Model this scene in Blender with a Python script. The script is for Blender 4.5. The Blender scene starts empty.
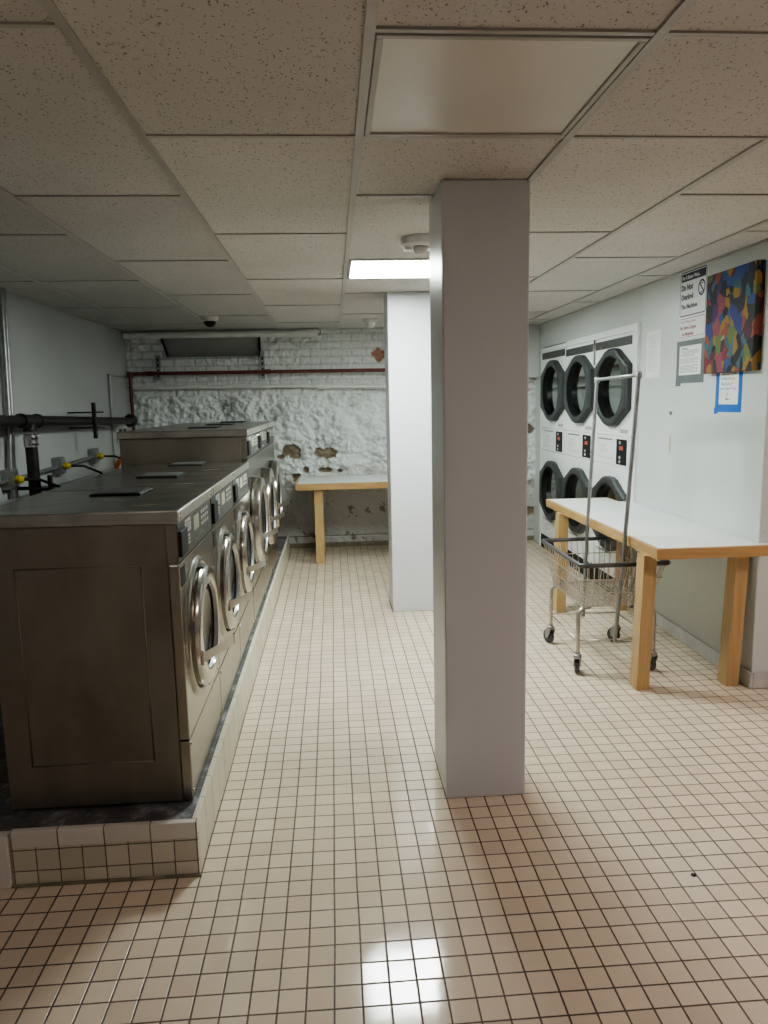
import bpy, bmesh, math, random
from mathutils import Vector, Matrix, noise
random.seed(7)
PI = math.pi
SC = bpy.context.scene
COL = SC.collection

# ------------------------------------------------------------------ materials
def new_mat(name):
    m = bpy.data.materials.new(name); m.use_nodes = True
    nt = m.node_tree
    return m, nt, nt.nodes['Principled BSDF'], nt.links
def N(nt, t, **kw):
    n = nt.nodes.new(t)
    for k, v in kw.items():
        if k in n.inputs.keys() if isinstance(k, str) else False: n.inputs[k].default_value = v
        else: setattr(n, k, v)
    return n
def ramp(nt, fac, stops, interp='LINEAR'):
    r = nt.nodes.new('ShaderNodeValToRGB'); r.color_ramp.interpolation = interp
    e = r.color_ramp.elements
    while len(e) < len(stops): e.new(0.5)
    for i, (p, c) in enumerate(stops):
        e[i].position = p; e[i].color = (c[0], c[1], c[2], 1)
    nt.links.new(fac, r.inputs[0]); return r.outputs[0]
def coords(nt, scale=(1, 1, 1)):
    tc = nt.nodes.new('ShaderNodeTexCoord'); mp = nt.nodes.new('ShaderNodeMapping')
    mp.inputs['Scale'].default_value = scale
    nt.links.new(tc.outputs['Object'], mp.inputs[0]); return mp.outputs[0]
def mix(nt, fac, a, b, mode='MIX'):
    n = nt.nodes.new('ShaderNodeMix'); n.data_type = 'RGBA'; n.blend_type = mode
    for i, v in ((0, fac), (6, a), (7, b)):
        if isinstance(v, (int, float)): n.inputs[i].default_value = v
        elif isinstance(v, tuple): n.inputs[i].default_value = (*v[:3], 1)
        else: nt.links.new(v, n.inputs[i])
    return n.outputs[2]
def math_(nt, op, a, b=None, c=None):
    n = nt.nodes.new('ShaderNodeMath'); n.operation = op
    for i, v in enumerate((a, b, c)):
        if v is None: continue
        if isinstance(v, (int, float)): n.inputs[i].default_value = v
        else: nt.links.new(v, n.inputs[i])
    return n.outputs[0]
def noise_tex(nt, vec, scale, detail=4, rough=.55):
    n = nt.nodes.new('ShaderNodeTexNoise'); n.inputs['Scale'].default_value = scale
    n.inputs['Detail'].default_value = detail; n.inputs['Roughness'].default_value = rough
    nt.links.new(vec, n.inputs['Vector']); return n.outputs[0]
def bump(nt, h, strength, dist=.01, normal=None):
    b = nt.nodes.new('ShaderNodeBump'); b.inputs['Strength'].default_value = strength
    b.inputs['Distance'].default_value = dist; nt.links.new(h, b.inputs['Height'])
    if normal is not None: nt.links.new(normal, b.inputs['Normal'])
    return b.outputs[0]

def plain(name, c, rough=.5, metal=0., var=.08, vs=8., bs=0., bscale=60, scale=(1, 1, 1), rvar=.1, coat=0):
    m, nt, p, L = new_mat(name)
    v = coords(nt, scale)
    n = noise_tex(nt, v, vs)
    lo = tuple(max(0, x*(1-var)) for x in c); hi = tuple(min(1, x*(1+var)) for x in c)
    L.new(ramp(nt, n, [(.3, lo), (.7, hi)]), p.inputs['Base Color'])
    L.new(math_(nt, 'MULTIPLY_ADD', n, rvar, rough - rvar/2), p.inputs['Roughness'])
    p.inputs['Metallic'].default_value = metal
    p.inputs['Coat Weight'].default_value = coat
    if bs: L.new(bump(nt, noise_tex(nt, v, bscale), bs, .004), p.inputs['Normal'])
    return m

M = {}
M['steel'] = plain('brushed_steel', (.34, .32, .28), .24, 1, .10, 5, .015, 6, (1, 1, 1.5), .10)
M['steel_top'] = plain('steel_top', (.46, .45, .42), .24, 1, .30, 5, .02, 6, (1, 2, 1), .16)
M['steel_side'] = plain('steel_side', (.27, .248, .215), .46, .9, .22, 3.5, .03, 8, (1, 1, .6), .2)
M['chrome'] = plain('chrome', (.50, .485, .455), .17, 1, .05)
M['lip'] = plain('steel_lip', (.58, .56, .52), .3, 1, .08, 9)
M['black'] = plain('black_plastic', (.010, .010, .011), .62)
M['rubber'] = plain('rubber_grey', (.07, .07, .072), .55)
M['dark_panel'] = plain('control_graphite', (.07, .074, .07), .48, .1, .1, 20)
M['label'] = plain('label_silver', (.42, .42, .40), .4)
M['label_beige'] = plain('label_beige', (.42, .40, .32), .4)
M['dark_pipe'] = plain('cast_iron', (.028, .026, .025), .42, .3, .4, 20, .1)
M['red_pipe'] = plain('red_brown_pipe', (.13, .035, .03), .45, 0, .3, 25)
M['galv'] = plain('galvanised', (.34, .35, .35), .42, .85, .15, 14)
M['clamp'] = plain('clamp_steel', (.5, .5, .5), .3, 1)
M['yellow'] = plain('yellow_plastic', (.55, .42, .03), .45)
M['orange'] = plain('orange_plastic', (.6, .15, .04), .5)
M['wpaint'] = plain('white_enamel', (.80, .83, .83), .30, 0, .01, 5, rvar=.02)
M['ptrim'] = plain('white_painted_pipe', (.66, .67, .65), .4, 0, .08, 12)
M['grille'] = plain('door_frame_grey', (.042, .048, .05), .48, 0, .12, 10)
M['drum'] = plain('drum_black', (.012, .014, .014), .3)
M['laminate'] = plain('white_laminate', (.70, .73, .725), .38, 0, .02, 4)
M['paper'] = plain('paper', (.74, .76, .76), .7, 0, .03)
M['ink'] = plain('ink', (.16, .17, .19), .7)
M['navy'] = plain('navy_ink', (.035, .04, .10), .5)
M['redink'] = plain('red_ink', (.34, .13, .15), .5)
M['grey_tape'] = plain('grey_duct_tape', (.13, .148, .152), .55)
M['blue_tape'] = plain('blue_tape', (.012, .13, .46), .6)
M['cartwire'] = plain('cart_wire', (.52, .485, .44), .32, .9, .15, 30)
M['cartrim'] = plain('cart_rim', (.085, .082, .085), .38, .4, .2, 20)
M['caster'] = plain('caster_metal', (.36, .36, .35), .4, .7)
M['sensor'] = plain('sensor_plastic', (.62, .61, .58), .45)
M['canvas_side'] = plain('canvas_side', (.05, .04, .09), .6, 0, .5, 12)
M['recess'] = plain('grey_recess_board', (.33, .33, .32), .55, 0, .1, 3)
M['tgrid'] = plain('ceiling_grid_paint', (.40, .385, .365), .42, 0, .06, 9)
M['redled'] = plain('red_button', (.5, .08, .06), .4)

def paint_wall(name, c, rough=.3, streak=.06, bs=.12):
    m, nt, p, L = new_mat(name)
    v = coords(nt)
    a = noise_tex(nt, v, 1.6, 5); b = noise_tex(nt, v, 22, 3)
    col = ramp(nt, a, [(.3, tuple(x*(1-streak) for x in c)), (.7, c)])
    sp = ramp(nt, noise_tex(nt, v, 13, 6, .75), [(.72, (0, 0, 0)), (.76, (1, 1, 1))])
    col = mix(nt, math_(nt, 'MULTIPLY', sp, .22), col, (.35, .33, .27))
    L.new(col, p.inputs['Base Color'])
    L.new(math_(nt, 'MULTIPLY_ADD', b, .15, rough-.07), p.inputs['Roughness'])
    h = math_(nt, 'ADD', noise_tex(nt, v, 3, 3), math_(nt, 'MULTIPLY', noise_tex(nt, v, 160, 2), .12))
    L.new(bump(nt, h, bs, .02), p.inputs['Normal'])
    return m
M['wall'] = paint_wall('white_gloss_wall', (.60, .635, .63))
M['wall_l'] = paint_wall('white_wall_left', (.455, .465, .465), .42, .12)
M['pillar'] = paint_wall('pillar_paint', (.64, .655, .69), .33, .05)
M['mortar'] = plain('old_mortar', (.22, .20, .14), .8, 0, .4, 12)
M['base'] = plain('baseboard_paint', (.56, .56, .55), .35, 0, .25, 4)

# stone wall: vertex colour carries the bare patches, dirt and painted-in relief shading, bump the fine grain
m, nt, p, L = new_mat('painted_stone'); M['stone'] = m
at = nt.nodes.new('ShaderNodeAttribute'); at.attribute_name = 'Col'
v = coords(nt); f1 = noise_tex(nt, v, 45, 5, .65)
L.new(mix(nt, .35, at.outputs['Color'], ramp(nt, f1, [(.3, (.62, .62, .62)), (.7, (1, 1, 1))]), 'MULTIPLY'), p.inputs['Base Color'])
p.inputs['Roughness'].default_value = .42
L.new(bump(nt, f1, .5, .012), p.inputs['Normal'])

# tiles (floor and plinth): grid in object coordinates, every tile tilted a little
def tile_mat(name, axes, pitch, off, c1, c2, grout, gw=.0042, rough=.16, tilt=.012, dirt=.25, dirtcol=(.22, .2, .13)):
    m, nt, p, L = new_mat(name)
    tc = nt.nodes.new('ShaderNodeTexCoord'); sx = nt.nodes.new('ShaderNodeSeparateXYZ')
    L.new(tc.outputs['Object'], sx.inputs[0])
    wob = noise_tex(nt, tc.outputs['Object'], 1.1, 2)
    fr, fl = [], []
    for a, pt, o in zip(axes, pitch, off):
        u = math_(nt, 'ADD', sx.outputs[a], math_(nt, 'MULTIPLY_ADD', wob, .012, -.006 - o))
        u = math_(nt, 'DIVIDE', u, pt)
        fl.append(math_(nt, 'FLOOR', u)); fr.append(math_(nt, 'FRACT', u))
    def edge(f, pt):
        d = math_(nt, 'ABSOLUTE', math_(nt, 'SUBTRACT', f, .5))         # .5 at joints
        return math_(nt, 'MULTIPLY', math_(nt, 'SUBTRACT', .5, d), pt)   # metres to joint
    e = math_(nt, 'MINIMUM', edge(fr[0], pitch[0]), edge(fr[1], pitch[1]))
    rn = math_(nt, 'MULTIPLY_ADD', noise_tex(nt, tc.outputs['Object'], 60, 2), .0016, -.0008)
    e = math_(nt, 'ADD', e, rn)
    mr = nt.nodes.new('ShaderNodeMapRange'); mr.interpolation_type = 'SMOOTHSTEP'
    L.new(e, mr.inputs[0]); mr.inputs[1].default_value = gw*.32; mr.inputs[2].default_value = gw*.85
    mask = mr.outputs[0]
    cb = nt.nodes.new('ShaderNodeCombineXYZ'); L.new(fl[0], cb.inputs[0]); L.new(fl[1], cb.inputs[1])
    wn = nt.nodes.new('ShaderNodeTexWhiteNoise'); wn.noise_dimensions = '3D'; L.new(cb.outputs[0], wn.inputs['Vector'])
    base = mix(nt, wn.outputs['Value'], c1, c2)
    dn = noise_tex(nt, tc.outputs['Object'], 2.2, 7, .65)
    base = mix(nt, math_(nt, 'MULTIPLY', ramp(nt, dn, [(.48, (0, 0, 0)), (.78, (1, 1, 1))]), dirt), base, dirtcol)
    sp = ramp(nt, noise_tex(nt, tc.outputs['Object'], 55, 4, .8), [(.76, (0, 0, 0)), (.79, (1, 1, 1))])
    base = mix(nt, math_(nt, 'MULTIPLY', sp, .5), base, (.15, .11, .08))
    gcol = ramp(nt, noise_tex(nt, tc.outputs['Object'], 5, 3), [(.35, tuple(x*.55 for x in grout)), (.7, grout)])
    L.new(mix(nt, mask, gcol, base), p.inputs['Base Color'])
    rr = math_(nt, 'MULTIPLY_ADD', dn, .22, rough-.1)
    rr = math_(nt, 'ADD', rr, math_(nt, 'MULTIPLY', math_(nt, 'SUBTRACT', 1., mask), .5))
    L.new(rr, p.inputs['Roughness'])
    # tilt normal
    geo = nt.nodes.new('ShaderNodeNewGeometry')
    s = nt.nodes.new('ShaderNodeVectorMath'); s.operation = 'SUBTRACT'; L.new(wn.outputs['Color'], s.inputs[0]); s.inputs[1].default_value = (.5, .5, .5)
    k = nt.nodes.new('ShaderNodeVectorMath'); k.operation = 'MULTIPLY_ADD'; L.new(s.outputs[0], k.inputs[0]); k.inputs[1].default_value = (tilt,)*3
    L.new(geo.outputs['Normal'], k.inputs[2])
    nn = nt.nodes.new('ShaderNodeVectorMath'); nn.operation = 'NORMALIZE'; L.new(k.outputs[0], nn.inputs[0])
    h = math_(nt, 'ADD', mask, math_(nt, 'MULTIPLY', noise_tex(nt, tc.outputs['Object'], 24, 2), .10))
    L.new(bump(nt, h, .45, .003, nn.outputs[0]), p.inputs['Normal'])
    return m
M['floor'] = tile_mat('floor_tiles', (0, 1), (.0735, .0748), (-.041, 1.905), (.62, .525, .41), (.695, .60, .475), (.13, .09, .07), .0044, .085, .016, .2, (.40, .34, .27))
M['tile_front'] = tile_mat('plinth_front_tiles', (0, 2), (.0735, .0735), (-.049, -.022), (.52, .48, .39), (.66, .62, .51), (.22, .19, .14), .0034, .3, .02, .6, (.16, .14, .08))
M['tile_cap'] = tile_mat('plinth_cap_tiles', (0, 2), (.147, 1.), (-.049, .5), (.62, .59, .53), (.70, .67, .61), (.25, .22, .17), .0034, .25, .02, .35, (.3, .28, .2))
M['tile_side'] = tile_mat('plinth_side_tiles', (1, 2), (.147, 1.), (2.277, .5), (.58, .56, .45), (.66, .64, .52), (.30, .27, .18), .003, .3, .02, .45, (.36, .34, .16))

m, nt, p, L = new_mat('plinth_top_concrete'); M['concrete'] = m
v = coords(nt)
c = ramp(nt, noise_tex(nt, v, 9, 8, .7), [(.35, (.045, .046, .048)), (.55, (.12, .12, .12)), (.64, (.26, .27, .29)), (.74, (.42, .44, .46))])
L.new(c, p.inputs['Base Color']); p.inputs['Roughness'].default_value = .6
L.new(bump(nt, noise_tex(nt, v, 70, 5), .4, .004), p.inputs['Normal'])

# ceiling board with pits
m, nt, p, L = new_mat('acoustic_tile'); M['ceil'] = m
v = coords(nt)
mp = nt.nodes.new('ShaderNodeMapping'); mp.inputs['Scale'].default_value = (1, .7, 1); L.new(v, mp.inputs[0])
dist = nt.nodes.new('ShaderNodeVectorMath'); dist.operation = 'MULTIPLY_ADD'
nz = nt.nodes.new('ShaderNodeTexNoise'); nz.inputs['Scale'].default_value = 60; L.new(v, nz.inputs['Vector'])
L.new(nz.outputs['Color'], dist.inputs[0]); dist.inputs[1].default_value = (.02, .02, 0); L.new(mp.outputs[0], dist.inputs[2])
vo = nt.nodes.new('ShaderNodeTexVoronoi'); vo.inputs['Scale'].default_value = 150; vo.inputs['Randomness'].default_value = 1; L.new(dist.outputs[0], vo.inputs['Vector'])
sxyz = nt.nodes.new('ShaderNodeSeparateColor'); L.new(vo.outputs['Color'], sxyz.inputs[0])
thr = math_(nt, 'MULTIPLY', sxyz.outputs[0], .40)
pit = math_(nt, 'LESS_THAN', vo.outputs['Distance'], math_(nt, 'SUBTRACT', thr, .0))
pit = math_(nt, 'MULTIPLY', pit, math_(nt, 'GREATER_THAN', sxyz.outputs[1], .25))
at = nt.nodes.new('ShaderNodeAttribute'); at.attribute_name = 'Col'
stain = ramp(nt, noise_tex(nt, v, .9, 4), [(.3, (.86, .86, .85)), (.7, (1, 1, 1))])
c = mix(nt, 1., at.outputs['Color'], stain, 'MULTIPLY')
c = mix(nt, math_(nt, 'MULTIPLY', pit, .72), c, (.12, .10, .085))
L.new(c, p.inputs['Base Color']); p.inputs['Roughness'].default_value = .85
L.new(bump(nt, math_(nt, 'SUBTRACT', math_(nt, 'MULTIPLY', noise_tex(nt, v, 220, 3), .3), pit), .35, .003), p.inputs['Normal'])

def wood(name, axis, c1, c2):
    m, nt, p, L = new_mat(name)
    sc = [14, 14, 14]; sc[axis] = 1.1
    v = coords(nt, tuple(sc))
    n1 = noise_tex(nt, v, 1.6, 6, .6)
    w = ramp(nt, n1, [(.25, c1), (.5, c2), (.62, tuple(x*.8 for x in c2)), (.8, c1)])
    L.new(w, p.inputs['Base Color']); p.inputs['Roughness'].default_value = .38
    p.inputs['Coat Weight'].default_value = .25
    L.new(bump(nt, n1, .12, .003), p.inputs['Normal'])
    return m
W1, W2 = (.36, .21, .09), (.50, .32, .145)
M['wood_x'] = wood('oak_along_x', 0, W1, W2); M['wood_y'] = wood('oak_along_y', 1, W1, W2); M['wood_z'] = wood('oak_upright', 2, (.37, .23, .10), (.50, .34, .165))

def emis(name, c, s):
    m, nt, p, L = new_mat(name)
    v = coords(nt); n = noise_tex(nt, v, 3)
    L.new(ramp(nt, n, [(0, tuple(x*.97 for x in c)), (1, c)]), p.inputs['Emission Color'])
    p.inputs['Emission Strength'].default_value = s
    p.inputs['Base Color'].default_value = (.8, .8, .8, 1)
    return m
M['lamp_main'] = emis('diffuser_lit_cool', (.91, 1., .95), 60)
M['lamp_second'] = emis('diffuser_lit_second', (.91, 1., .95), 24)
M['lamp_warm'] = emis('diffuser_lit_warm', (1., .82, .76), 29)
M['lamp_rear_left'] = emis('diffuser_lit_rear_left', (1., .90, .84), 7.)  # fill light added out of view to lift the lower-left floor
M['lamp_rear'] = emis('diffuser_lit_rear', (1., .88, .90), 6.)
M['lamp_off'] = plain('diffuser_unlit', (.60, .575, .53), .35, 0, .04, 2)

# glossy dark door glass
m, nt, p, L = new_mat('dryer_glass'); M['glass'] = m
v = coords(nt); L.new(ramp(nt, noise_tex(nt, v, 4), [(0, (.30, .33, .32)), (1, (.36, .39, .38))]), p.inputs['Base Color'])
p.inputs['Roughness'].default_value = .07; p.inputs['Metallic'].default_value = 1.
m, nt, p, L = new_mat('washer_glass'); M['wglass'] = m
v = coords(nt); L.new(ramp(nt, noise_tex(nt, v, 4), [(0, (.006, .006, .006)), (1, (.02, .02, .018))]), p.inputs['Base Color'])
p.inputs['Roughness'].default_value = .06; p.inputs['IOR'].default_value = 1.6

# abstract painting: coloured cells with bent edges
m, nt, p, L = new_mat('abstract_canvas'); M['canvas'] = m
v = coords(nt, (1, 1, .75))
nz = nt.nodes.new('ShaderNodeTexNoise'); nz.inputs['Scale'].default_value = 9; L.new(v, nz.inputs['Vector'])
d = nt.nodes.new('ShaderNodeVectorMath'); d.operation = 'MULTIPLY_ADD'; L.new(nz.outputs['Color'], d.inputs[0]); d.inputs[1].default_value = (.09,)*3; L.new(v, d.inputs[2])
vo = nt.nodes.new('ShaderNodeTexVoronoi'); vo.inputs['Scale'].default_value = 15; L.new(d.outputs[0], vo.inputs['Vector'])
sp = nt.nodes.new('ShaderNodeSeparateColor'); L.new(vo.outputs['Color'], sp.inputs[0])
pal = [(.015, .015, .03), (.03, .06, .05), (.30, .035, .06), (.04, .07, .30), (.10, .04, .18), (.48, .11, .06), (.05, .20, .22), (.12, .03, .05), (.50, .30, .03), (.03, .03, .05), (.20, .30, .06), (.03, .12, .36), (.42, .09, .12), (.02, .02, .03)]
c1 = ramp(nt, sp.outputs[0], [(i/len(pal), c) for i, c in enumerate(pal)], 'CONSTANT')
vo2 = nt.nodes.new('ShaderNodeTexVoronoi'); vo2.inputs['Scale'].default_value = 24; L.new(d.outputs[0], vo2.inputs['Vector'])
s2 = nt.nodes.new('ShaderNodeSeparateColor'); L.new(vo2.outputs['Color'], s2.inputs[0])
c2 = ramp(nt, s2.outputs[1], [(0, (.5, .12, .07)), (.25, (.5, .3, .03)), (.5, (.015, .015, .025)), (.75, (.06, .25, .30)), (.93, (.6, .55, .5))], 'CONSTANT')
L.new(mix(nt, 1., mix(nt, math_(nt, 'GREATER_THAN', s2.outputs[0], .76), c1, c2), (.50, .48, .56), 'MULTIPLY'), p.inputs['Base Color'])
p.inputs['Roughness'].default_value = .6

# ------------------------------------------------------------------ mesh helpers
class MB:
    def __init__(s): s.b = bmesh.new()
    def box(s, x0, x1, y0, y1, z0, z1, bev=0., seg=2, mi=0):
        vs = [s.b.verts.new(p) for p in ((x0,y0,z0),(x1,y0,z0),(x1,y1,z0),(x0,y1,z0),(x0,y0,z1),(x1,y0,z1),(x1,y1,z1),(x0,y1,z1))]
        fs = [s.b.faces.new([vs[i] for i in f]) for f in ((3,2,1,0),(4,5,6,7),(0,1,5,4),(1,2,6,5),(2,3,7,6),(3,0,4,7))]
        for f in fs: f.material_index = mi
        if bev:
            es = set(e for f in fs for e in f.edges)
            r = bmesh.ops.bevel(s.b, geom=list(es), offset=bev, segments=seg, affect='EDGES', profile=.6)
            for f in r['faces']: f.material_index = mi
        return s
    def hull8(s, pts):                      # box with free corners, same order as box()
        vs = [s.b.verts.new(p) for p in pts]
        for f in ((3,2,1,0),(4,5,6,7),(0,1,5,4),(1,2,6,5),(2,3,7,6),(3,0,4,7)): s.b.faces.new([vs[i] for i in f])
        return s
    def tube(s, pts, r, n=10, closed=False, caps=True, mi=0):
        pts = [Vector(p) for p in pts]; rings = []; cnt = len(pts)
        prev = None
        for i, p in enumerate(pts):
            if closed: t = (pts[(i+1) % cnt]-pts[i-1])
            elif i == 0: t = pts[1]-pts[0]
            elif i == cnt-1: t = pts[-1]-pts[-2]
            else: t = (pts[i+1]-p).normalized()+(p-pts[i-1]).normalized()
            t.normalize()
            if prev is None:
                a = Vector((0, 0, 1)) if abs(t.z) < .9 else Vector((1, 0, 0))
                u = t.cross(a).normalized()
            else:
                u = (prev - t*prev.dot(t)).normalized()
            prev = u; w = t.cross(u)
            k = 1.
            if 0 < i < cnt-1 or closed:
                a1 = (pts[(i+1) % cnt]-p).normalized(); a0 = (p-pts[i-1]).normalized()
                k = 1/max(.5, math.cos(a0.angle(a1, 0)/2))
            rr = r[i] if isinstance(r, (list, tuple)) else r
            rings.append([s.b.verts.new(p+(u*math.cos(2*PI*j/n)+w*math.sin(2*PI*j/n))*rr*(1 if k < 1.02 else k**.5)) for j in range(n)])
        R = range(cnt if closed else cnt-1)
        for i in R:
            a, b = rings[i], rings[(i+1) % cnt]
            for j in range(n):
                f = s.b.faces.new((a[j], a[(j+1) % n], b[(j+1) % n], b[j])); f.smooth = True; f.material_index = mi
        if caps and not closed:
            for g, rev in ((rings[0], True), (rings[-1], False)):
                f = s.b.faces.new(list(reversed(g)) if rev else g); f.material_index = mi
        return s
    def lathe(s, prof, c, axis, n=40, cap0=False, cap1=False):
        # prof: [(radius, offset along axis)], axis 'X','Y','Z'
        c = Vector(c); A = {'X': ((1,0,0),(0,1,0),(0,0,1)), 'Y': ((0,1,0),(0,0,1),(1,0,0)), 'Z': ((0,0,1),(1,0,0),(0,1,0))}[axis]
        a, u, w = map(Vector, A); rings = []
        for r, t in prof:
            rings.append([s.b.verts.new(c+a*t+(u*math.cos(2*PI*j/n)+w*math.sin(2*PI*j/n))*max(r, 1e-4)) for j in range(n)])
        for i in range(len(rings)-1):
            for j in range(n):
                f = s.b.faces.new((rings[i][j], rings[i][(j+1) % n], rings[i+1][(j+1) % n], rings[i+1][j])); f.smooth = True
        if cap0: s.b.faces.new(list(reversed(rings[0])))
        if cap1: s.b.faces.new(rings[-1])
        return s
    def loft(s, loops, cap0=False, cap1=False, smooth=False):
        rings = [[s.b.verts.new(p) for p in lp] for lp in loops]; n = len(rings[0])
        for i in range(len(rings)-1):
            for j in range(n):
                f = s.b.faces.new((rings[i][j], rings[i][(j+1) % n], rings[i+1][(j+1) % n], rings[i+1][j])); f.smooth = smooth
        if cap0: s.b.faces.new(list(reversed(rings[0])))
        if cap1: s.b.faces.new(rings[-1])
        return s
    def quad(s, *pts, mi=0):
        f = s.b.faces.new([s.b.verts.new(p) for p in pts]); f.material_index = mi; return s
    def build_each(s, name, mats, parent=None):
        # every loose piece becomes an object of its own
        s.b.verts.ensure_lookup_table(); seen = set(); out = []
        for v0 in s.b.verts[:]:
            if v0 in seen: continue
            isl = [v0]; seen.add(v0); i = 0
            while i < len(isl):
                for e in isl[i].link_edges:
                    w = e.other_vert(isl[i])
                    if w not in seen: seen.add(w); isl.append(w)
                i += 1
            m_ = MB(); mp = {v: m_.b.verts.new(v.co) for v in isl}
            for f in {f for v in isl for f in v.link_faces}:
                g = m_.b.faces.new([mp[v] for v in f.verts]); g.smooth = f.smooth
            out.append(m_.build(name, mats, parent))
        s.b.free(); return out
    def build(s, name, mats, parent=None, sub=None, sharp=.6):
        bmesh.ops.recalc_face_normals(s.b, faces=s.b.faces[:])
        me = bpy.data.meshes.new(name)
        root = parent
        off = Vector((0, 0, 0)); q = parent
        while q is not None: off += q.location; q = q.parent
        if off.length: bmesh.ops.translate(s.b, verts=s.b.verts[:], vec=-off)
        for e in s.b.edges:
            if len(e.link_faces) == 2 and e.calc_face_angle(0) > sharp: e.smooth = False
        s.b.to_mesh(me); s.b.free()
        for mm in (mats if isinstance(mats, list) else [mats]): me.materials.append(M[mm])
        o = bpy.data.objects.new(name, me); COL.objects.link(o)
        if parent is not None: o.parent = parent
        return o

def tag(o, label, cat, group=None, kind=None):
    if label: o['label'] = label
    if cat: o['category'] = cat
    if group: o['group'] = group
    if kind: o['kind'] = kind
    return o
def thing(name, label, cat, loc, group=None):
    o = bpy.data.objects.new(name, None); COL.objects.link(o); o.location = loc
    o.empty_display_size = .05
    return tag(o, label, cat, group)
def struct(o): o['kind'] = 'structure'; return o
def copy_tree(o, parent=None):
    c = o.copy(); COL.objects.link(c); c.parent = parent
    for ch in list(o.children): copy_tree(ch, c)
    return c
def text(name, s, size, mat, parent, loc, right=(0, -1, 0), up=(0, 0, 1), align='LEFT', sx=1., bold=0.):
    cu = bpy.data.curves.new(name, 'FONT'); cu.body = s; cu.size = size; cu.align_x = align; cu.extrude = .0003; cu.offset = bold
    cu.resolution_u = 3
    to = bpy.data.objects.new(name+'_src', cu); COL.objects.link(to)
    dg = bpy.context.evaluated_depsgraph_get(); dg.update()
    me = bpy.data.meshes.new_from_object(to.evaluated_get(dg)); bpy.data.objects.remove(to); 
    r, u = Vector(right), Vector(up); n = r.cross(u)
    off = Vector((0, 0, 0)); q = parent
    while q is not None: off += q.location; q = q.parent
    mt = Matrix.Translation(Vector(loc)-off) @ Matrix((( r.x, u.x, n.x, 0), (r.y, u.y, n.y, 0), (r.z, u.z, n.z, 0), (0, 0, 0, 1))) @ Matrix.Diagonal((sx, 1, 1, 1))
    me.transform(mt); me.materials.clear(); me.materials.append(M[mat])
    o = bpy.data.objects.new(name, me); COL.objects.link(o); o.parent = parent; return o

# ------------------------------------------------------------------ room constants
CZ = 2.294; XR = 2.17; XL = -2.08; YB = 7.8; YREAR = -2.6; XFAR = 5.2; YJ = 3.57

struct(MB().quad((XL, YREAR, 0), (XFAR, YREAR, 0), (XFAR, YB+.1, 0), (XL, YB+.1, 0)).build('floor', 'floor'))
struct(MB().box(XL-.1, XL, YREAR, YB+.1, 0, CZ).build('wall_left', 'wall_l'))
D0, D1 = 5.128, 7.53
struct(MB().box(XR, XR+.12, YJ, D0, 0, CZ, .006).build('wall_right', 'wall'))
struct(MB().box(XR, XR+.12, D0, D1, 2.052, CZ).build('wall_right_above', 'wall'))
struct(MB().box(XR, XR+.12, D1, YB+.1, 0, CZ).build('wall_right_far', 'wall'))
struct(MB().box(XR+.72, XR+.8, YJ, YB+.2, 0, CZ).build('wall_right_core', 'recess'))
struct(MB().box(XR+.12, XFAR, YJ, YJ+.1, 0, CZ).build('wall_right_return', 'wall'))
struct(MB().box(XL, XFAR, YREAR-.1, YREAR, 0, CZ).build('wall_rear', 'wall'))
struct(MB().box(XFAR, XFAR+.1, YREAR, YJ+.1, 0, CZ).build('wall_far_right', 'wall'))
struct(MB().box(XR-.018, XR, YJ-.018, 5.0, 0, .085, .005).build('baseboard_right', 'base'))
struct(MB().box(XR, XFAR, YJ-.018, YJ, 0, .085, .005).build('baseboard_right_return', 'base'))
struct(MB().box(XL, XL+.075, 2.2, YB-.05, 0, .975, .004).build('trim_1', 'wall_l'))

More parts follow.
